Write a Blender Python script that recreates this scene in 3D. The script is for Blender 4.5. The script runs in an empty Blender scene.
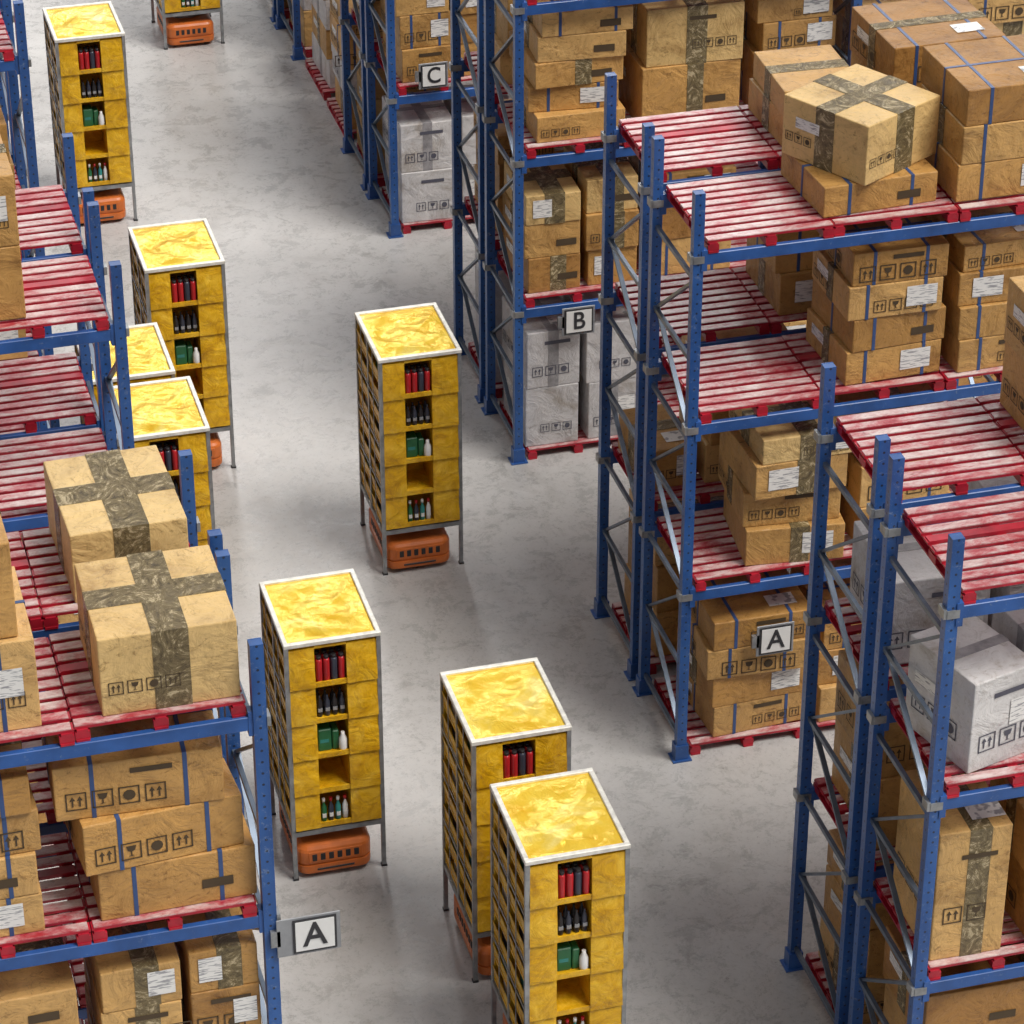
import bpy, bmesh, math, random
from mathutils import Vector, Matrix
random.seed(7)
scene=bpy.context.scene
scene.view_settings.view_transform='Standard'
scene.view_settings.look='None'
COL=scene.collection
P=6.755; XL=-5.887; ZL=[0.0,2.155,4.228,6.222]; H=6.96

# ------------------------------------------------------------ materials
def nodes(name):
    m=bpy.data.materials.new(name); m.use_nodes=True
    nt=m.node_tree; b=nt.nodes['Principled BSDF']
    return m,nt,b
def N(nt,t,**k):
    n=nt.nodes.new(t)
    for a,v in k.items():
        if a in n.inputs: n.inputs[a].default_value=v
        else: setattr(n,a,v)
    return n
def ramp(nt,stops,fac):
    r=nt.nodes.new('ShaderNodeValToRGB')
    e=r.color_ramp.elements
    while len(e)<len(stops): e.new(.5)
    for i,(p,c) in enumerate(stops):
        e[i].position=p; e[i].color=(*c,1) if len(c)==3 else c
    nt.links.new(fac,r.inputs[0]); return r
def mix(nt,a,b,fac,mode='MIX'):
    m=nt.nodes.new('ShaderNodeMix'); m.data_type='RGBA'; m.blend_type=mode
    for s,v in ((0,fac),(6,a),(7,b)):
        if hasattr(v,'links'): nt.links.new(v,m.inputs[s])
        elif s==0: m.inputs[0].default_value=v
        else: m.inputs[s].default_value=(*v,1)
    return m.outputs[2]
def objco(nt,scale=(1,1,1),rnd=True):
    tc=nt.nodes.new('ShaderNodeTexCoord'); mp=nt.nodes.new('ShaderNodeMapping')
    mp.inputs['Scale'].default_value=scale
    nt.links.new(tc.outputs['Object'],mp.inputs[0])
    if rnd:
        oi=nt.nodes.new('ShaderNodeObjectInfo')
        mu=nt.nodes.new('ShaderNodeMath'); mu.operation='MULTIPLY'; mu.inputs[1].default_value=37.
        nt.links.new(oi.outputs['Random'],mu.inputs[0]); nt.links.new(mu.outputs[0],mp.inputs['Location'])
    return mp.outputs[0]
def noise(nt,vec,scale,detail=4,rough=.55,dist=0.):
    n=N(nt,'ShaderNodeTexNoise')
    n.inputs['Scale'].default_value=scale; n.inputs['Detail'].default_value=detail
    n.inputs['Roughness'].default_value=rough; n.inputs['Distortion'].default_value=dist
    nt.links.new(vec,n.inputs['Vector']); return n.outputs['Fac']
def bump(nt,b,h,strength,dist=.02):
    n=nt.nodes.new('ShaderNodeBump'); n.inputs['Strength'].default_value=strength; n.inputs['Distance'].default_value=dist
    nt.links.new(h,n.inputs['Height']); nt.links.new(n.outputs[0],b.inputs['Normal'])
def simple(name,c,rough=.5,metal=0.,var=.12,scale=6.,bmp=0.,wear=None):
    m,nt,b=nodes(name); v=objco(nt)
    f=noise(nt,v,scale)
    r=ramp(nt,[(.3,tuple(x*(1-var) for x in c)),(.7,tuple(min(1,x*(1+var)) for x in c))],f)
    col=r.outputs[0]
    if wear:
        w=noise(nt,v,16,8,.8,.5); wr=ramp(nt,[(.60,(0,0,0)),(.66,(1,1,1))],w)
        col=mix(nt,col,wear,wr.outputs[0])
    nt.links.new(col,b.inputs['Base Color'])
    b.inputs['Roughness'].default_value=rough; b.inputs['Metallic'].default_value=metal
    if bmp: bump(nt,b,noise(nt,v,scale*5),bmp)
    return m

def mat_cardboard(name,cols,rough=.44,scratch=.6):
    m,nt,b=nodes(name); v=objco(nt)
    oi=nt.nodes.new('ShaderNodeObjectInfo')
    base=ramp(nt,[(i/(len(cols)-1),c) for i,c in enumerate(cols)],oi.outputs['Random']).outputs[0]
    f=noise(nt,v,1.5,8,.70,.5)
    r=ramp(nt,[(.32,(.60,.53,.44)),(.47,(.95,.94,.92)),(.70,(1.18,1.17,1.14))],f)
    c1=mix(nt,base,r.outputs[0],1.,'MULTIPLY')
    sc=noise(nt,objco(nt,(1,1,1.6)),5.0,12,.84,2.4)
    s=ramp(nt,[(.38,(.38,.32,.24)),(.44,(.88,.86,.83)),(.48,(1,1,1)),(.60,(1,1,1)),(.68,(1.3,1.26,1.18))],sc)
    c2=mix(nt,c1,s.outputs[0],scratch,'MULTIPLY')
    nt.links.new(c2,b.inputs['Base Color']); b.inputs['Roughness'].default_value=rough
    n2=noise(nt,v,2.8,6,.62,.8)
    bump(nt,b,n2,1.,.045)
    return m
M={}
M['card']=mat_cardboard('cardboard',[(.36,.175,.045),(.60,.34,.11),(.47,.25,.07),(.68,.43,.17),(.42,.22,.06),(.62,.38,.14)],scratch=.85)
M['cardlt']=mat_cardboard('cardboard_light',[(.68,.46,.19),(.74,.53,.24)],scratch=.8)
M['white']=mat_cardboard('white_carton_board',[(.54,.53,.55),(.64,.63,.64)],.4,.45)
def mat_tape():
    m,nt,b=nodes('packing_tape'); v=objco(nt)
    w=noise(nt,v,3.4,12,.80,4.)
    r=ramp(nt,[(.36,(.07,.05,.025)),(.47,(.15,.112,.052)),(.54,(.23,.175,.085)),(.59,(.54,.44,.27))],w)
    nt.links.new(r.outputs[0],b.inputs['Base Color']); b.inputs['Roughness'].default_value=.24
    bump(nt,b,w,.8,.02); return m
M['tape']=mat_tape()
M['tapew']=simple('clear_tape',(.31,.30,.31),.28,0,.3,8,.3)
M['strap']=simple('blue_strap',(.035,.08,.22),.35)
M['seam']=simple('flap_seam',(.16,.09,.035),.8)
M['ink']=simple('printed_ink',(.07,.045,.022),.7)
M['inkg']=simple('printed_grey_ink',(.09,.09,.12),.7)
def mat_label():
    m,nt,b=nodes('shipping_label')
    v=objco(nt,(7,7,60)); f=noise(nt,v,1.3,2,.5)
    r=ramp(nt,[(.54,(.80,.79,.77)),(.60,(.34,.34,.36))],f)
    nt.links.new(r.outputs[0],b.inputs['Base Color']); b.inputs['Roughness'].default_value=.35; return m
M['label']=mat_label()
def mat_post():
    m,nt,b=nodes('blue_rack_upright_steel')
    tc=nt.nodes.new('ShaderNodeTexCoord'); sp=nt.nodes.new('ShaderNodeSeparateXYZ'); nt.links.new(tc.outputs['Object'],sp.inputs[0])
    def ma(op,a,bb=None):
        n=nt.nodes.new('ShaderNodeMath'); n.operation=op
        for i,x in enumerate((a,bb)):
            if x is None: continue
            if hasattr(x,'links'): nt.links.new(x,n.inputs[i])
            else: n.inputs[i].default_value=x
        return n.outputs[0]
    ax=ma('ABSOLUTE',sp.outputs[0]); ay=ma('ABSOLUTE',sp.outputs[1])
    mn=ma('MINIMUM',ax,ay)
    fz=ma('FRACT',ma('MULTIPLY',sp.outputs[2],9.0))
    dz=ma('MULTIPLY',ma('ABSOLUTE',ma('SUBTRACT',fz,.5)),.111)
    d=ma('SQRT',ma('ADD',ma('MULTIPLY',mn,mn),ma('MULTIPLY',dz,dz)))
    hole=ma('LESS_THAN',d,.012)
    f=noise(nt,objco(nt,(1,1,.3)),4)
    r=ramp(nt,[(.3,(.013,.058,.21)),(.7,(.030,.115,.36))],f)
    c=mix(nt,r.outputs[0],(.012,.02,.05),hole)
    w=noise(nt,objco(nt),14,10,.84,.6); wr=ramp(nt,[(.56,(0,0,0)),(.65,(1,1,1))],w)
    c=mix(nt,c,(.18,.24,.37),wr.outputs[0])
    nt.links.new(c,b.inputs['Base Color']); b.inputs['Roughness'].default_value=.33; return m
M['post']=mat_post()
M['blue']=simple('blue_beam_steel',(.024,.09,.30),.34,0,.28,3,wear=(.16,.22,.35))
M['brace']=simple('galvanised_brace_steel',(.12,.155,.21),.36,.4,.25,4)
M['galv']=simple('grey_steel',(.30,.31,.32),.36,.5,.3,8)
M['rim']=simple('pale_painted_rim',(.74,.72,.66),.4,.1,.2,12)
def mat_slat():
    m,nt,b=nodes('worn_glare_red_slat')
    v=objco(nt,(1.1,2.2,1)); f=noise(nt,v,1.6,9,.80,.3)
    r=ramp(nt,[(.36,(.36,.018,.034)),(.44,(.46,.13,.14)),(.52,(.55,.36,.35)),(.62,(.68,.57,.55))],f)  # pale stops: whitish wear plus glare painted into the colour
    g=noise(nt,objco(nt,(1,3,1)),6,9,.8,.8); gr=ramp(nt,[(.36,(.45,.42,.42)),(.44,(1,1,1))],g)
    c=mix(nt,r.outputs[0],gr.outputs[0],.8,'MULTIPLY')
    nt.links.new(c,b.inputs['Base Color']); b.inputs['Roughness'].default_value=.3; return m
M['slat']=mat_slat()
M['red']=simple('red_pallet_paint',(.38,.012,.028),.36,0,.35,5)
def mat_foil():
    m,nt,b=nodes('creased_yellow_film'); v=objco(nt)
    w=noise(nt,v,1.8,6,.6,.8)
    r=ramp(nt,[(.34,(.84,.49,.022)),(.52,(.92,.64,.065)),(.68,(.95,.76,.22))],w)
    nt.links.new(r.outputs[0],b.inputs['Base Color']); b.inputs['Metallic'].default_value=.3; b.inputs['Roughness'].default_value=.22
    vo=N(nt,'ShaderNodeTexVoronoi'); vo.feature='F1'; vo.inputs['Scale'].default_value=3.0
    nw=nt.nodes.new('ShaderNodeTexNoise'); nw.inputs['Scale'].default_value=2.5; nt.links.new(v,nw.inputs['Vector'])
    mx=mix(nt,v,nw.outputs['Color'],.45); nt.links.new(mx,vo.inputs['Vector'])
    nn=noise(nt,v,5,5,.6,1.2)
    ad=nt.nodes.new('ShaderNodeMath'); ad.operation='MULTIPLY_ADD'; ad.inputs[1].default_value=.5
    nt.links.new(nn,ad.inputs[0]); nt.links.new(vo.outputs['Distance'],ad.inputs[2])
    bump(nt,b,ad.outputs[0],.6,.055); return m
M['foil']=mat_foil()
def mat_fabric():
    m,nt,b=nodes('yellow_bin_fabric'); v=objco(nt)
    w=noise(nt,v,4,9,.75,.8)
    r=ramp(nt,[(.32,(.46,.22,.004)),(.50,(.70,.385,.008)),(.68,(.86,.55,.05))],w)
    nt.links.new(r.outputs[0],b.inputs['Base Color']); b.inputs['Roughness'].default_value=.3
    bump(nt,b,noise(nt,v,5,5,.6,1.),.8,.04); return m
M['fab']=mat_fabric()
M['orange']=simple('orange_robot_shell',(.58,.145,.026),.34,0,.18,5)
M['dark']=simple('dark_plastic',(.02,.018,.02),.45)
M['bred']=simple('red_bottle_plastic',(.42,.015,.02),.3)
M['bblk']=simple('black_bottle_plastic',(.035,.04,.06),.3)
M['bgrn']=simple('green_package',(.02,.13,.05),.4)
M['bwht']=simple('white_bottle_plastic',(.75,.75,.74),.35)
M['bteal']=simple('teal_package',(.03,.22,.20),.4)
M['signw']=simple('sign_white',(.78,.78,.77),.4,0,.04)
M['signk']=simple('sign_black',(.03,.03,.035),.5)
M['signg']=simple('sign_grey_backing',(.30,.31,.33),.4,.2)

# ------------------------------------------------------------ mesh builder
class MB:
    def __init__(s): s.bm=bmesh.new(); s.mats=[]
    def mi(s,k):
        if k not in s.mats: s.mats.append(k)
        return s.mats.index(k)
    def box(s,x0,x1,y0,y1,z0,z1,k,bev=0,seg=1,mtx=None):
        bm=s.bm; i=s.mi(k)
        r=bmesh.ops.create_cube(bm,size=1)
        vs=r['verts']
        for v in vs:
            v.co=Vector(((x0+x1)/2+v.co.x*(x1-x0),(y0+y1)/2+v.co.y*(y1-y0),(z0+z1)/2+v.co.z*(z1-z0)))
        for f in set(f for v in vs for f in v.link_faces): f.material_index=i
        if mtx is not None:
            for v in vs: v.co=mtx@v.co
        if bev:
            es=list(set(e for v in vs for e in v.link_edges))
            rr=bmesh.ops.bevel(bm,geom=es,offset=bev,segments=seg,affect='EDGES',profile=.5,material=i)
            for f in rr['faces']: f.material_index=i
    def bar(s,a,b,w,t,k):
        a=Vector(a); b=Vector(b); d=b-a; L=d.length
        q=d.to_track_quat('Z','Y').to_matrix().to_4x4(); q.translation=a
        s.box(-w/2,w/2,-t/2,t/2,0,L,k,mtx=q)
    def poly(s,pts,k):
        f=s.bm.faces.new([s.bm.verts.new(p) for p in pts]); f.material_index=s.mi(k); return f
    def lathe(s,prof,c,k,seg=12,caps=None):
        bm=s.bm; i=s.mi(k); rings=[]
        for r,z in prof:
            rings.append([bm.verts.new((c[0]+r*math.cos(2*math.pi*j/seg),c[1]+r*math.sin(2*math.pi*j/seg),c[2]+z)) for j in range(seg)])
        for n in range(len(rings)-1):
            for j in range(seg):
                f=bm.faces.new((rings[n][j],rings[n][(j+1)%seg],rings[n+1][(j+1)%seg],rings[n+1][j])); f.material_index=i; f.smooth=True
        f=bm.faces.new(rings[-1]); f.material_index=i
        f=bm.faces.new(rings[0][::-1]); f.material_index=i
    def mesh(s,name):
        me=bpy.data.meshes.new(name); s.bm.to_mesh(me); s.bm.free()
        for k in s.mats: me.materials.append(M[k])
        return me
def obj(name,me,loc=(0,0,0),rz=0,parent=None):
    o=bpy.data.objects.new(name,me); o.location=loc; o.rotation_euler=(0,0,rz); COL.objects.link(o)
    if parent: o.parent=parent
    return o
def empty(name,loc=(0,0,0)):
    o=bpy.data.objects.new(name,None); o.location=loc; o.empty_display_size=.3; COL.objects.link(o); return o

# ------------------------------------------------------------ floor
def build_floor():
    m,nt,b=nodes('polished_concrete'); tc=nt.nodes.new('ShaderNodeTexCoord'); v=tc.outputs['Object']
    big=noise(nt,v,.35,7,.65,.5); r1=ramp(nt,[(.3,(.44,.43,.42)),(.7,(.54,.53,.52))],big)
    st=noise(nt,v,.9,8,.7,1.4); rs=ramp(nt,[(.34,(.76,.75,.74)),(.46,(1,1,1))],st)
    c=mix(nt,r1.outputs[0],rs.outputs[0],.75,'MULTIPLY')
    mid=noise(nt,v,2.6,12,.84,.4); r2=ramp(nt,[(.36,(.76,.76,.76)),(.5,(1,1,1)),(.66,(1.08,1.08,1.08))],mid)
    c=mix(nt,c,r2.outputs[0],1,'MULTIPLY')
    fine=noise(nt,v,16,10,.82); r3=ramp(nt,[(.36,(.55,.54,.53)),(.46,(1,1,1)),(.58,(1,1,1)),(.66,(1.16,1.16,1.16))],fine)
    c=mix(nt,c,r3.outputs[0],.9,'MULTIPLY')
    pit=noise(nt,v,5,9,.80,.5); r4=ramp(nt,[(.33,(.40,.39,.37)),(.36,(1,1,1))],pit)
    c=mix(nt,c,r4.outputs[0],.75,'MULTIPLY')
    nt.links.new(c,b.inputs['Base Color'])
    rr=ramp(nt,[(.35,(.18,)*3),(.62,(.40,)*3)],mid); nt.links.new(rr.outputs[0],b.inputs['Roughness'])
    bump(nt,b,fine,.2,.012)
    M['floor']=m
    mb=MB(); mb.box(-24,24,-16,45,-.2,0,'floor'); obj('floor',mb.mesh('floor'))
build_floor()

# ------------------------------------------------------------ racks
mb=MB()
t=.055
mb.box(-t,t,-.05,-.042,0.01,H,'post'); mb.box(-t,t,.042,.05,0.01,H,'post')
mb.box(-t,t,-.042,.042,0.01,H-.002,'post')
mb.box(-.11,.11,-.1,.1,0,.015,'blue'); mb.box(-.075,.075,-.07,.07,.015,.2,'blue')
POST=mb.mesh('upright')
DU=1.35; UY=[0.,1.68]
def frame_mesh():
    mb=MB(); zs=[.25]; 
    while zs[-1]+.95<H-.1: zs.append(zs[-1]+.95)
    for i,z in enumerate(zs):
        mb.box(-.02,.02,.05,DU-.05,z-.025,z+.025,'brace')
        if i+1<len(zs):
            a,b=((.05,z),(DU-.05,zs[i+1])) if i%2==0 else ((DU-.05,z),(.05,zs[i+1]))
            mb.bar((0.025,a[0],a[1]),(0.025,b[0],b[1]),.05,.03,'brace')
    return mb.mesh('bracing')
BR=frame_mesh()
def beam_mesh(L):
    mb=MB()
    mb.box(.055,L-.055,-.03,.03,-.08,.05,'blue',.006)
    for x in (.062,L-.062):
        mb.box(x-.03,x+.03,-.062,.035,-.13,.10,'blue')
    mb.box(-.085,-.055,-.06,.06,-.04,.05,'galv')
    mb.box(-.055,.06,-.066,-.053,-.04,.04,'galv')
    return mb.mesh('beam')
BAY=4.3
BEAM=beam_mesh(BAY)
PW=1.36
def pallet_mesh(seed):
    rnd=random.Random(seed)
    mb=MB(); n=9; D=1.40; pitch=D/n
    w=PW/2
    for i in range(n):
        y=-D/2+pitch*(i+.5); hw=.048
        mb.box(-w+rnd.uniform(0,.02),w-rnd.uniform(0,.02),y-hw,y+hw,.118,.14,'slat' if rnd.random()<.9 else 'red')
        mb.box(-w-.001,w+.001,y-hw-.002,y+hw+.002,.106,.130,'red')
    for x in (-w+.06,0,w-.06):
        mb.box(x-.045,x+.045,-D/2+.01,D/2-.01,.085,.106,'red')
        for y in (-D/2+.09,0,D/2-.09): mb.box(x-.06,x+.06,y-.08,y+.08,.02,.085,'red')
        mb.box(x-.055,x+.055,-D/2,D/2,0,.02,'red')
    return mb.mesh('red_pallet')
PALS=[pallet_mesh(i) for i in range(4)]
def pallet(loc):
    return obj('red_pallet',random.choice(PALS),(loc[0],loc[1]+random.uniform(-.02,.02),loc[2]),random.uniform(-.008,.008))
def rack(side,row,unit,bays=1,floorpal=True,levels=(1,2,3)):
    s=1 if side=='R' else -1; x0=0 if side=='R' else XL; y0=row*P+UY[unit]
    e=empty('pallet_rack',(x0,y0,0))
    for b in range(bays+1):
        for k,yy in enumerate((0,DU)): obj('upright_%d_%d'%(b,k),POST,(s*b*BAY,yy,0),0,e)
        obj('bracing_%d'%b,BR,(s*b*BAY,0,0),0,e)
    for b in range(bays):
        for l in levels:
            for k,yy in enumerate((0,DU)):
                o=obj('beam_%d_%d_%d'%(b,l,k),BEAM,(s*b*BAY,yy,ZL[l]),0,e)
                if s<0: o.rotation_euler=(0,0,math.pi)
            for i in range(3):
                pallet((x0+s*(b*BAY+.1+PW/2+i*(PW+.01)),y0+DU/2,ZL[l]+.05))
        if floorpal:
            for i in range(3): pallet((x0+s*(b*BAY+.13+PW/2+i*(PW+.005)),y0+DU/2,0))
for u in (0,1):
    rack('R',-1,u); rack('R',0,u); rack('R',1,u,2); rack('R',2,u,2); rack('R',3,u,2)
    rack('L',-1,u); rack('L',0,u); rack('L',1,u); rack('L',2,u)

# ------------------------------------------------------------ cartons
def icons(mb,fn,cx,cz,s,n,k):
    for i in range(n):
        x=cx+i*s*1.25; 
        for q in (((-1,-1),(1,-1),(1,-.86),(-1,-.86)),((-1,1),(1,1),(1,.86),(-1,.86)),((-1,-1),(-.86,-1),(-.86,1),(-1,1)),((1,-1),(.86,-1),(.86,1),(1,1))):
            mb.poly([fn(x+a*s/2,cz+b*s/2) for a,b in q],k)
        t=i%3
        if t==0:
            for dx in (-.35,.35):
                mb.poly([fn(x+(dx+a)*s/2,cz+b*s/2) for a,b in ((-.08,-.6),(.08,-.6),(.08,.1),(.28,.1),(0,.6),(-.28,.1),(-.08,.1))],k)
        elif t==1:
            mb.poly([fn(x+a*s/2,cz+b*s/2) for a,b in ((-.5,.6),(.5,.6),(.35,.05),(.06,-.1),(.06,-.5),(.35,-.6),(-.35,-.6),(-.06,-.5),(-.06,-.1),(-.35,.05))],k)
        else:
            mb.poly([fn(x+.6*math.cos(q)*s/2,cz+.6*math.sin(q)*s/2) for q in [j*math.pi/5 for j in range(10)]],k)
def carton(x,y,z,w,d,h,rz=0,kind='x',lab=None,ic=None,isz=None,tw=.24):
    """x,y = centre, z = underside"""
    white=kind.startswith('w'); body='white' if white else ('cardlt' if kind=='x' else 'card')
    mb=MB(); w2,d2=w/2,d/2; e=.004
    mb.box(-w2,w2,-d2,d2,0,h,body,.012,2)
    ink='inkg' if white else 'ink'
    front=lambda s,t:(s,-d2-e*1.6,t); left=lambda s,t:(-w2-e*1.6,-s,t); top=lambda s,t:(s,t,h+e*1.6)
    def wrapx(yc,tw,k,o=e):
        mb.box(-w2-o,w2+o,yc-tw/2,yc+tw/2,h-.02,h+o,k)
        mb.box(-w2-o,-w2+.01,yc-tw/2,yc+tw/2,.0,h-.02,k); mb.box(w2-.01,w2+o,yc-tw/2,yc+tw/2,.0,h-.02,k)
    def wrapy(xc,tw,k,o=e):
        mb.box(xc-tw/2,xc+tw/2,-d2-o,d2+o,h-.02,h+o,k)
        mb.box(xc-tw/2,xc+tw/2,-d2-o,-d2+.01,.0,h-.02,k); mb.box(xc-tw/2,xc+tw/2,d2-.01,d2+o,.0,h-.02,k)
    mb.box(-w2+.01,w2-.01,-.004,.004,h-.01,h+.002,'seam')
    if kind in('x',): wrapx(0,tw,'tape'); wrapy(0.02,tw+.02,'tape',e*1.3)
    elif kind=='t': wrapx(.03,.20,'tape')
    elif kind=='v': wrapy(.05,.21,'tape')
    elif kind=='b': wrapy(-w2*.55,.036,'strap'); wrapy(w2*.55,.036,'strap'); wrapx(0,.036,'strap',e*1.4)
    elif kind=='bt': wrapy(-w2*.6,.036,'strap'); wrapy(w2*.62,.036,'strap'); wrapx(0,.17,'tape',e*1.4)
    elif kind=='w': wrapx(0,.12,'tapew')
    elif kind=='wv': wrapy(0,.14,'tapew'); wrapx(0,.1,'tapew',e*1.3)
    ic=random.random()<.5 if ic is None else ic
    lab=random.random()<.45 if lab is None else lab
    s0=random.choice((1,1.3,.85))
    if ic:
        s=isz or min(.14,h*.36)*s0; n=4 if w>.9 else 3
        x0=-w2+s if random.random()<.5 or kind=='v' else w2-n*s*1.25
        icons(mb,front,x0,min(h*.35,h-s*.8) if not white else h*.3,s,n if kind!='v' else 2,ink)
        icons(mb,left,-d2+s,h*.35,s,3,ink)
        if random.random()<.5 and h>.35:
            mb.poly([front(w2*.15+a*.17,h*.8+b*.025) for a,b in ((-1,-1),(1,-1),(1,1),(-1,1))],ink)
    if lab:
        lw,lh=min(.34,w*.34),min(.26,h*.6)
        sx=w2*random.choice((.5,.45,-.4)) if not ic else w2*.55
        o_=e*2.2
        mb.poly([(sx+a*lw/2,-d2-o_,h*.55+b*lh/2) for a,b in ((-1,-1),(1,-1),(1,1),(-1,1))],'label')
    elif not ic:
        mb.poly([front(w2*.5+a*.13,h*.4+b*.045) for a,b in ((-1,-1),(1,-1),(1,1),(-1,1))],ink)
    if random.random()<.4:
        mb.poly([left(-d2*.4+a*.16,h*.62+b*.06) for a,b in ((-1,-1),(1,-1),(1,1),(-1,1))],'label')
    if random.random()<.3 and kind!='x':
        mb.poly([(w2*.5+a*.16,-d2*.5+b*.11,h+e*2) for a,b in ((-1,-1),(1,-1),(1,1),(-1,1))],'label')
    return obj('white_carton' if white else 'cardboard_box',mb.mesh('carton'),(x,y,z),rz)
def stack(x0,x1,y0,y1,z0,hs,kinds,jit=.03,rj=.04,**kw):
    z=z0+.002
    for i,h in enumerate(hs):
        k=kinds[i%len(kinds)]
        w=x1-x0-random.uniform(0,.06); d=y1-y0-random.uniform(0,.06)
        carton((x0+x1)/2+random.uniform(-jit,jit),(y0+y1)/2+random.uniform(-jit,jit),z,w,d,h,random.uniform(-rj,rj),k,**kw)
        z+=h+.003
D1,D2,D3,D0=ZL[1]+.19,ZL[2]+.19,ZL[3]+.19,.14
# --- right row A-back (row 0), top level
carton(2.00,.74,D3+.002,1.27,1.12,.34,.06,'b',ic=False,lab=False)
carton(2.03,.84,D3+.346,1.14,1.14,.66,.50,'x',ic=True,lab=False,isz=.10,tw=.25)
stack(2.84,4.08,.12,1.32,D3,[.42,.42,.40],['b','bt','b'],.02,.03)
stack(1.56,2.45,1.80,2.96,D3,[.36,.30],['t','t'],.02)
stack(2.72,4.05,1.78,3.0,D3,[.55,.5],['b','bt'],.02)
# level 2
stack(1.72,2.82,.1,1.2,D2,[.39,.38,.39,.38],['bt','b','bt','b'],.05,.07)
stack(2.98,4.1,.1,1.25,D2,[.38,.38,.38,.30],['b','bt','b','bt'],.04)
stack(1.55,2.75,1.8,2.95,D2,[.5,.5],['t','b'])
stack(2.9,4.1,1.8,2.95,D2,[.5,.5,.4],['t','b'])
# level 1
stack(.74,1.84,.08,1.2,D1,[.44,.42,.42,.30],['v','t','v','x'],.07,.12)
stack(2.0,3.1,.1,1.2,D1,[.5,.5,.4],['v','b'])
stack(.85,2.0,1.8,2.95,D1,[.5,.5,.5],['b','t'])
stack(.15,.75,1.85,2.9,D1,[.5],['t'])
# floor level
stack(.32,1.48,.06,1.22,D0,[.40,.40,.38,.36],['b','t','b','b'],.05,.08)
stack(1.65,2.8,.06,1.22,D0,[.45,.45,.45],['b','t'],.04)
stack(.25,1.4,1.8,2.95,D0,[.6,.6,.4],['t','v'])
# --- right near row (row -1)
Y=-P
stack(1.62,2.8,Y+1.76,Y+2.9,D3,[.66,.64],['v','v'],.0,.02,ic=True)
carton(.53,Y+.60,D2+.002,.68,.92,.94,.27,'w',lab=True,ic=True)
carton(1.46,Y+.80,D2+.002,.86,.95,.98,.14,'wv',lab=True,ic=True)
stack(2.6,3.7,Y+.1,Y+1.2,D2,[.8],['w'])
stack(.25,1.25,Y+1.8,Y+2.95,D2,[.9],['w'],.03,.05)
stack(1.4,2.5,Y+1.8,Y+2.95,D2,[.7,.6],['wv'],.03,.05)
stack(.12,.86,Y+.08,Y+1.1,D1,[1.42],['v'],.0,.02,ic=True)
stack(1.05,2.2,Y+.1,Y+1.2,D1,[.7,.6],['v','t'])
stack(.2,1.2,Y+1.8,Y+2.95,D1,[.8,.75],['t','v'],.03)
stack(.15,1.2,Y+.08,Y+1.2,D0,[.6,.6,.6],['t','v','t'],.04)
stack(1.35,2.5,Y+.08,Y+1.2,D0,[.6,.6,.6],['t','v'],.04)
stack(.2,1.3,Y+1.8,Y+2.95,D0,[.6,.6,.4],['t','v'],.04)
# --- row B (row 1)
Y=P
stack(.28,1.42,Y+.08,Y+1.2,D2,[.34,.33,.33,.33,.3],['t','b','v','t','bt'],.08,.10)
stack(1.62,2.9,Y+.1,Y+1.25,D2,[.8,.75],['v','x'],.03,.03)
stack(3.1,4.1,Y+.1,Y+1.25,D2,[.4,.4,.4,.3],['b','t'],.05)
stack(.3,1.4,Y+1.8,Y+2.95,D2,[.5,.5,.45],['b','t'],.04)
stack(1.6,2.8,Y+1.8,Y+2.95,D2,[.5,.5,.45],['b','t'],.04)
stack(.12,.85,Y+.08,Y+1.2,D1,[.48,.46,.40],['v','t','x'],.02,.03)
stack(.92,1.62,Y+.08,Y+1.2,D1,[.5,.5,.45],['t','v','x'],.02,.03)
stack(1.75,2.9,Y+.1,Y+1.2,D1,[.5,.5,.4],['b','t'],.04)
stack(.2,1.4,Y+1.8,Y+2.95,D1,[.5,.5,.4],['b','t'],.04)
stack(.12,.84,Y+.06,Y+1.2,D0,[.85,.80],['w','wv'],.01,.02,ic=True)
stack(.92,1.62,Y+.06,Y+1.2,D0,[.82,.85],['wv','w'],.01,.02,ic=True)
stack(.2,1.4,Y+1.8,Y+2.95,D0,[.8,.8],['w'],.03)
for b in (0,1):
    for i in range(3):
        x0=b*BAY+.15+i*1.38
        if b==0 and i<2: continue
        for l,z in ((0,D0),(3,D3),(2,D2)):
            if b==0 and i==2 and l==2: continue
            stack(x0,x0+1.15,Y+.08,Y+1.2,z,[.45,.45,.4],random.choice([['b','t'],['t','v'],['bt','x']]),.04)
# --- row C (row 2) and the row behind it
Y=2*P
stack(.12,.95,Y+.06,Y+1.2,D0,[.8,.75],['w','wv'],.02,.03)
stack(1.05,1.9,Y+.06,Y+1.2,D0,[.8,.78],['wv','w'],.02,.03)
stack(.12,.9,Y+.08,Y+1.2,D1,[.5,.5,.4],['t','b'],.03)
stack(1.0,1.75,Y+.08,Y+1.2,D1,[.5,.45,.45],['v','t'],.03)
stack(1.85,2.9,Y+.08,Y+1.2,D1,[.5,.45,.45],['v','t'],.03)
for i in range(3):
    x0=.15+i*1.38
    stack(x0,x0+1.15,Y+.08,Y+1.2,D2,[.45,.45,.4],['b','t'],.04)
stack(.12,1.2,Y+1.78,Y+2.96,D0,[.62,.6,.5],['t','v','b'],.03)
stack(.12,1.2,Y+1.78,Y+2.96,D1,[.5,.5,.4],['t','b'],.03)
Y=3*P
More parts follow.
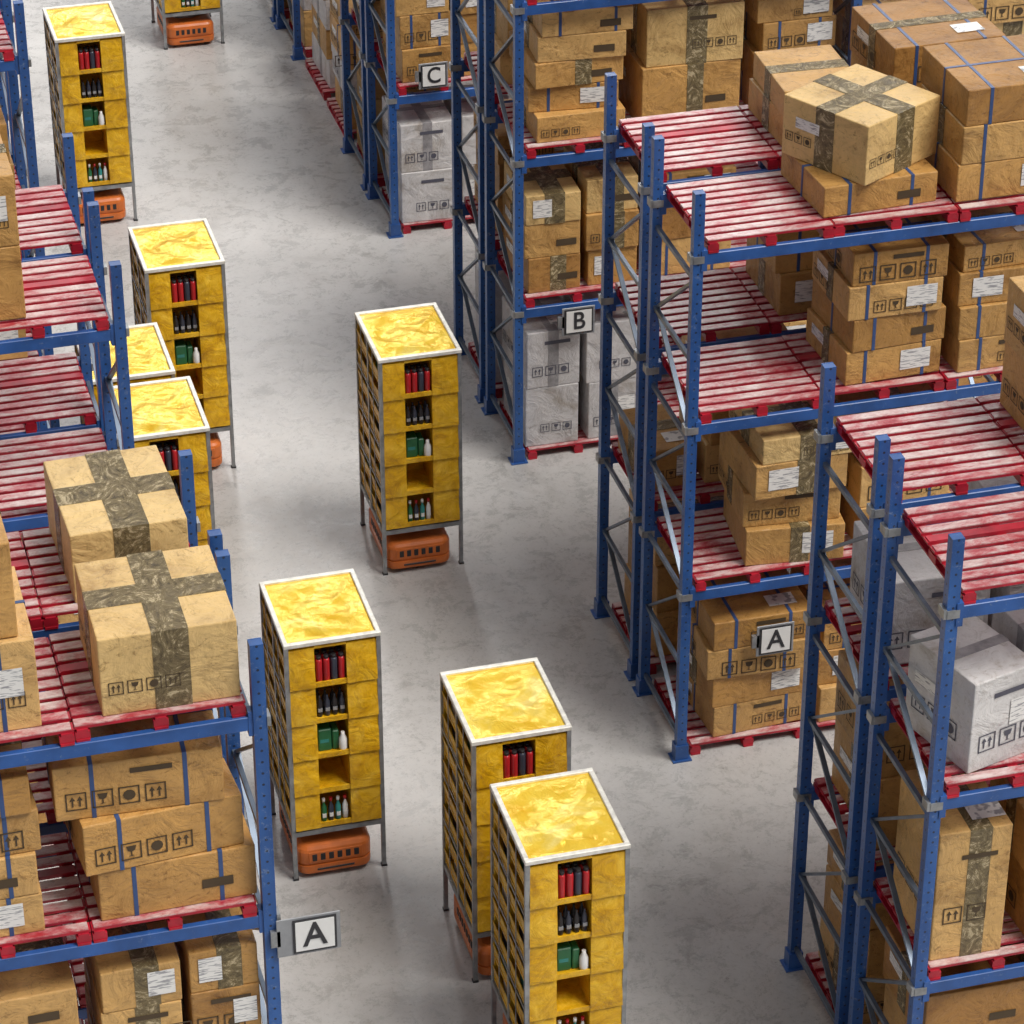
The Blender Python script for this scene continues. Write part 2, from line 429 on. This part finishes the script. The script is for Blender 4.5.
for u in (0,1.68):
    stack(.12,1.2,Y+u+.08,Y+u+1.25,D0,[.62,.6,.5],['t','w','b'],.03)
    stack(1.4,2.5,Y+u+.08,Y+u+1.25,D0,[.62,.6,.5],['t','b'],.03)
    stack(.12,1.2,Y+u+.08,Y+u+1.25,D1,[.5,.5,.4],['t','b'],.03)
for i in range(2):
    y=2*P+DU+1.68+.35+i*1.62
    pallet((.72,y+.68,0))
    stack(.12,.72,y+.05,y+1.3,D0,[.5,.5,.5,.4],[['t','w','b','v'],['w','t','w','t']][i],.02)
    stack(.78,1.38,y+.05,y+1.3,D0,[.5,.45,.5],['b','t'],.02)
# --- left near row (row -1)
Y=-P
carton(-6.56,Y+.66,D3+.002,1.10,1.16,.72,.0,'x',ic=True,lab=False,isz=.12,tw=.27)
carton(-6.60,Y+2.40,D3+.002,.98,1.26,.66,.03,'x',ic=False,lab=False,tw=.28)
stack(-8.85,-7.58,Y+.06,Y+1.2,D3,[.82],['b'],.0,.02,lab=True,ic=True)
stack(-8.85,-7.68,Y+.12,Y+1.15,D3+.83,[.85],['t'],.0,.02,ic=True)
stack(-9.0,-7.8,Y+1.85,Y+2.95,D3,[.5],['t'])
carton(-6.62,Y+.62,D2+.002,1.30,1.1,.50,.02,'b',ic=False,lab=False)
carton(-6.74,Y+.62,D2+.505,1.32,1.1,.50,.08,'b',ic=True,lab=False,isz=.17)
carton(-6.84,Y+.66,D2+1.008,1.36,1.1,.52,-.04,'b',ic=True,lab=False,isz=.17)
stack(-8.95,-7.72,Y+.06,Y+1.2,D2,[.38,.40,.40,.36],['b','bt'],.04)
stack(-7.2,-6.05,Y+1.8,Y+2.95,D2,[.5,.5],['t'])
stack(-7.35,-6.62,Y+.04,Y+1.2,D1,[.55,.55,.42],['t','v','v'],.02,.03)
stack(-6.58,-5.98,Y+.04,Y+1.2,D1,[.6,.55,.42],['v','t','v'],.01,.02)
stack(-8.7,-7.5,Y+.06,Y+1.2,D1,[.5,.5,.4],['t','b'])
# --- left row 0
Y=0
stack(-7.95,-6.74,Y+.14,Y+1.3,D3,[.78,.74],['v','t'],.0,.02,ic=True)
stack(-8.9,-7.7,Y+.14,Y+1.3,D2,[.5,.5],['v','t'])
stack(-7.2,-6.05,Y+.1,Y+1.25,D1,[.5,.5],['v','t'])
stack(-7.2,-6.05,Y+1.8,Y+2.95,D0,[.5,.5],['v','t'])
stack(-7.2,-6.05,Y+.1,Y+1.25,D0,[.5,.5,.4],['v','t'])
Y=P
stack(-7.3,-6.1,Y+.1,Y+1.25,D2,[.5,.5],['v','t'])
stack(-7.3,-6.1,Y+.1,Y+1.25,D1,[.5,.5],['v','t'])

# ------------------------------------------------------------ storage pods
def pod_mesh():
    mb=MB(); X,Yd,T=.5,.6185,2.98
    for sx in (-1,1):
        for sy in (-1,1):
            x=sx*(X-.022); y=sy*(Yd-.022)
            mb.box(x-.022,x+.022,y-.022,y+.022,.02,T-.05,'galv'); mb.box(x-.03,x+.03,y-.03,y+.03,0,.02,'dark')
    for sy in (-1,1): mb.box(-X+.04,X-.04,sy*(Yd-.02)-.018,sy*(Yd-.02)+.018,.56,.62,'galv')
    for sx in (-1,1): mb.box(sx*(X-.02)-.018,sx*(X-.02)+.018,-Yd+.04,Yd-.04,.56,.62,'galv')
    mb.box(-X+.04,X-.04,-Yd+.04,Yd-.04,.60,.64,'galv')
    r=.045
    mb.box(-X-.005,X+.005,-Yd-.005,-Yd+r,T-.05,T,'rim',.006); mb.box(-X-.005,X+.005,Yd-r,Yd+.005,T-.05,T,'rim',.006)
    mb.box(-X-.005,-X+r,-Yd+r,Yd-r,T-.05,T,'rim',.006); mb.box(X-r,X+.005,-Yd+r,Yd-r,T-.05,T,'rim',.006)
    from mathutils import noise as mn
    nx,ny=48,56; g=[]
    for i in range(nx+1):
        row=[]
        for j in range(ny+1):
            u=i/nx; v=j/ny; x=-X+.035+u*(2*X-.07); y=-Yd+.035+v*(2*Yd-.07)
            ed=min(1,min(u,1-u,v,1-v)*7)
            q=Vector((x*1.9+7+.4*mn.noise(Vector((x*3,y*3,9))),y*1.9,1))
            ridge=1-2.2*abs(mn.noise(q)); ridge2=1-2.2*abs(mn.noise(Vector((x*4+y*2,y*3.4-x*2,5))))
            z=T-.045+ed*(.036*ridge+.015*ridge2+.003*mn.noise(Vector((x*16,y*16,2))))+(1-ed)*.02
            row.append(mb.bm.verts.new((x,y,z)))
        g.append(row)
    mi=mb.mi('foil')
    for i in range(nx):
        for j in range(ny):
            f=mb.bm.faces.new((g[i][j],g[i+1][j],g[i+1][j+1],g[i][j+1])); f.material_index=mi; f.smooth=True
    ts=[.66,1.10,1.545,1.99,2.435,2.90]
    ox0,ox1=-.19,.14
    for s in (-1,1):
        yf=s*(Yd-.012)
        for ci,(a,b) in enumerate(((-X+.042,ox0),(ox1,X-.042))):
            for k in range(5):
                z0,z1=ts[k],ts[k+1]
                na,nz=6,8; G=[]
                for iz in range(nz+1):
                    R=[]
                    for ia in range(na+1):
                        u=ia/na; w=iz/nz
                        bl=.028*(1-w)**1.5+.016*math.sin(math.pi*u)*math.sin(math.pi*w)+.010*mn.noise(Vector((u*3+ci*9,w*3+k*5,s*3)))
                        R.append(mb.bm.verts.new((a+(b-a)*u,yf+s*bl,z0-.012+(z1-z0+.006)*w)))
                    G.append(R)
                m_=mb.mi('fab')
                for iz in range(nz):
                    for ia in range(na):
                        f=mb.bm.faces.new((G[iz][ia],G[iz][ia+1],G[iz+1][ia+1],G[iz+1][ia])); f.material_index=m_; f.smooth=True
                y0_,y1_=sorted((yf-s*.02,yf-s*.001)); mb.box(a,b,y0_,y1_,z0,z1-.004,'fab')
        yi=s*.08
        ya,yb=sorted((yf,yi))
        for k in range(6):
            mb.box(ox0,ox1,ya,yb,ts[k]-.015,ts[k]+.015,'fab')
            if k<5: 
                a,b=sorted((yf+s*.012,yf-s*.004)); mb.box(ox0,ox1,a,b,ts[k]-.02,ts[k]+.04,'fab')
        mb.box(ox0,ox1,min(yi,yi+s*.01),max(yi,yi+s*.01),.64,2.9,'fab')
    mb.box(ox0-.01,ox0,-Yd+.03,Yd-.03,.64,2.92,'fab'); mb.box(ox1,ox1+.01,-Yd+.03,Yd-.03,.64,2.92,'fab')
    n=8; pz=(2.90-.66)/n
    for s,xi in ((-1,ox0-.01),(1,ox1+.01)):
        xo=s*(X-.018)
        a,b=sorted((xo,xi))
        for y in (-Yd+.06,0,Yd-.06): mb.box(a,b,y-.012,y+.012,.64,2.92,'fab')
        a2,b2=sorted((xo,xo+s*.016)); mb.box(a2,b2,-.022,.022,.62,2.93,'galv')
        a2,b2=sorted((xo+s*.016,xo+s*.024))
        for y in (-.30,.30): mb.box(a2,b2,y-.007,y+.007,.60,2.94,'galv')
        for z in (1.22,1.78,2.34): mb.box(a2,b2,-Yd+.03,Yd-.03,z-.008,z+.008,'galv')
        for k in range(n+1):
            z=.66+k*pz
            mb.box(a,b,-Yd+.04,Yd-.04,z-.012,z+.012,'fab')
            if k<n:
                for y0,y1 in ((-Yd+.05,-.025),(.025,Yd-.05)):
                    v=[(xo-s*.01,y0,z),(xo-s*.01,y1,z),(xo+s*.014,y1,z+pz*.60),(xo+s*.014,y0,z+pz*.60)]
                    mb.poly(v,'fab'); v2=[(p[0]-s*.008,p[1],p[2]) for p in v]; mb.poly(v2[::-1],'fab'); mb.poly([v[3],v[2],v2[2],v2[3]],'fab')
                    c=random.choice(['bteal','bblk','bwht','bgrn',None,None,'bteal','bwht'])
                    if c:
                        yy=(y0+y1)/2+random.uniform(-.08,.08); a3,b3=sorted((xo-s*.16,xo-s*.03)); mb.box(a3,b3,yy-.12,yy+.1,z+.013,z+pz*.86,c,.01)
    bt=[(.028,0),(.030,.02),(.030,.17),(.012,.22),(.012,.25)]
    can=[(.033,0),(.036,.02),(.036,.25),(.028,.28)]
    for s in (-1,1):
        yf=s*(Yd-.05)
        for i in range(4):
            x=ox0+.05+i*.078
            for r in range(2):
                mb.lathe(can,(x,yf-s*r*.09,ts[4]+.015),'bred' if i!=2 else 'bblk',10)
                mb.lathe([(.026,0),(.026,.035)],(x,yf-s*r*.09,ts[4]+.295),'dark',10)
                mb.lathe(bt,(x,yf-s*(.03+r*.09),ts[3]+.015),'bblk' if i%2 else 'dark',10); mb.box(x-.022,x+.022,yf-s*(.03+r*.09)-.032,yf-s*(.03+r*.09)+.032,ts[3]+.08,ts[3]+.12,'signg')
        a,b=sorted((yf-s*.02,yf-s*.2)); mb.box(ox0+.02,ox0+.16,a,b,ts[2]+.015,ts[2]+.28,'bgrn',.01); mb.box(ox0+.17,ox0+.24,a,b,ts[2]+.015,ts[2]+.25,'bgrn',.01)
        mb.box(ox0+.04,ox0+.13,a-.003,b+.003,ts[2]+.12,ts[2]+.16,'bteal')
        mb.lathe([(.042,0),(.045,.02),(.045,.13),(.02,.18),(.02,.21)],(ox1-.055,yf+s*.0,ts[2]+.03),'bwht',12)
        for i in range(4):
            x=ox0+.05+i*.076
            mb.lathe(bt,(x,yf-s*.02,ts[0]+.015),['bgrn','bblk','bteal','bwht'][i],10)
            mb.box(x-.02,x+.02,yf-s*.02-.032,yf-s*.02+.032,ts[0]+.07,ts[0]+.12,'bwht')
            mb.lathe([(.018,0),(.018,.04)],(x,yf-s*.02,ts[0]+.26),'bred' if i%2 else 'bwht',10)
    return mb.mesh('storage_pod')
POD=pod_mesh()
def robot_mesh():
    mb=MB(); x0,x1,y0,y1=-.40,.40,-.56,.56
    bm=mb.bm; i=mb.mi('orange')
    def ring(sh,z,r=.13):
        pts=[]
        for cx,cy,a0 in ((x1-r,y1-r,0),(x0+r,y1-r,90),(x0+r,y0+r,180),(x1-r,y0+r,270)):
            for k in range(7):
                a=math.radians(a0+k*15); pts.append(bm.verts.new((cx+(r-sh)*math.cos(a)-0,cy+(r-sh)*math.sin(a),z)))
        return pts
    prof=[(.035,.05),(.005,.07),(0,.10),(0,.17),(.016,.175),(.016,.195),(0,.20),(0,.34),(.01,.37),(.035,.40),(.07,.415)]
    rs=[ring(*p) for p in prof]
    for a,b in zip(rs,rs[1:]):
        for j in range(len(a)):
            f=bm.faces.new((a[j],a[(j+1)%len(a)],b[(j+1)%len(a)],b[j])); f.material_index=i; f.smooth=False
    f=bm.faces.new(rs[-1]); f.material_index=i; f=bm.faces.new(rs[0][::-1]); f.material_index=i
    for s in (-1,1):
        a,b=sorted((s*.55,s*.566)); mb.box(-.29,.29,a,b,.215,.345,'orange',.006,2)
        for k in range(6):
            x=-.225+k*.09; a,b=sorted((s*.555,s*.572)); mb.box(x-.027,x+.027,a,b,.236,.324,'dark',.008,2)
        a,b=sorted((s*.545,s*.566)); mb.box(-.2,.2,a,b,.105,.13,'dark',.004)
        for k in range(7):
            y=-.27+k*.09; a,b=sorted((s*.385,s*.408)); mb.box(a,b,y-.027,y+.027,.236,.324,'dark',.008,2)
        a,b=sorted((s*.25,s*.36)); 
        mb.box(a,b,-.12,.12,0,.12,'dark',.02)
        for yy in (-.42,.42): mb.box(s*.25-.04,s*.25+.04,yy-.05,yy+.05,0,.09,'dark',.015)
    mb.lathe([(.30,0),(.30,.05),(.26,.06),(.26,.135)],(0,0,.41),'galv',28)
    return mb.mesh('warehouse_robot')
ROB=robot_mesh()
for x,y in [(-1.806,5.164),(-4.107,-.409),(-2.706,-2.512),(-2.711,-4.448),(-4.047,8.166),(-4.057,15.611),(-5.0,4.14),(-5.14,5.55),(-1.55,21.8)]:
    obj('storage_pod',POD,(x,y,0))
    obj('warehouse_robot',ROB,(x-.05,y-.08,0))

# ------------------------------------------------------------ aisle signs
def sign(letter,x,y,z,plate=(-.22,.21)):
    e=empty('aisle_sign',(x,y,z))
    mb=MB()
    mb.box(plate[0],plate[1],.0,.012,-.195,.195,'signg',.003)
    mb.box(-.185,.185,-.010,-.001,-.172,.172,'signk'); mb.box(-.165,.165,-.014,-.010,-.152,.152,'signw')
    mb.box(plate[0]-.05,plate[0]+.03,.0,.04,-.08,.08,'galv')
    obj('sign_panel',mb.mesh('sign_panel'),(0,0,0),0,e)
    cu=bpy.data.curves.new('letter','FONT'); cu.body=letter; cu.size=.34; cu.align_x='CENTER'; cu.align_y='CENTER'; cu.extrude=.002; cu.offset=.004
    cu.materials.append(M['signk'])
    o=bpy.data.objects.new('letter',cu); COL.objects.link(o); o.parent=e; o.location=(0,-.018,0); o.rotation_euler=(math.pi/2,0,0); o.scale=(.88,1,1)
sign('A',1.03,-.09,1.46)
sign('B',.77,P-.09,1.98)
sign('C',.60,2*P-.09,2.50)
sign('A',XL+.36,-P-.09,4.04,(-.32,.22))

# ------------------------------------------------------------ light
w=bpy.data.worlds.new('world'); scene.world=w; w.use_nodes=True
nt=w.node_tree; bg=nt.nodes['Background']
tc=nt.nodes.new('ShaderNodeTexCoord'); sp=nt.nodes.new('ShaderNodeSeparateXYZ'); nt.links.new(tc.outputs['Generated'],sp.inputs[0])
r=ramp(nt,[(0,(.42,.42,.42)),(.25,(.62,.63,.66)),(1,(.57,.58,.62))],sp.outputs[2])
nt.links.new(r.outputs[0],bg.inputs[0]); bg.inputs[1].default_value=.52
L=bpy.data.lights.new('sun','SUN'); L.energy=3.5; L.angle=math.radians(28); L.color=(1,.96,.90)
o=bpy.data.objects.new('skylight_sun',L); COL.objects.link(o); o.rotation_euler=(math.radians(22),math.radians(24),0); o.location=(0,0,18)
for i,x in enumerate((-8,2,12,22,32)):  # unseen area strips, added to give highlights on film, box tops and floor
    A=bpy.data.lights.new('added_highlight_strip','AREA'); A.shape='RECTANGLE'; A.size=2.2; A.size_y=26; A.energy=3000; A.color=(1,.99,.97)
    o=bpy.data.objects.new('added_highlight_strip',A); COL.objects.link(o); o.location=(x,44,26)

# ------------------------------------------------------------ camera
cd=bpy.data.cameras.new('camera'); cam=bpy.data.objects.new('camera',cd); COL.objects.link(cam)
cam.location=(-9.412,-27.099,20.719); cam.rotation_euler=(math.pi/2-.549,0,-.269)
cd.sensor_width=36; cd.lens=3159.823/1024*36; cd.clip_end=300
scene.camera=cam
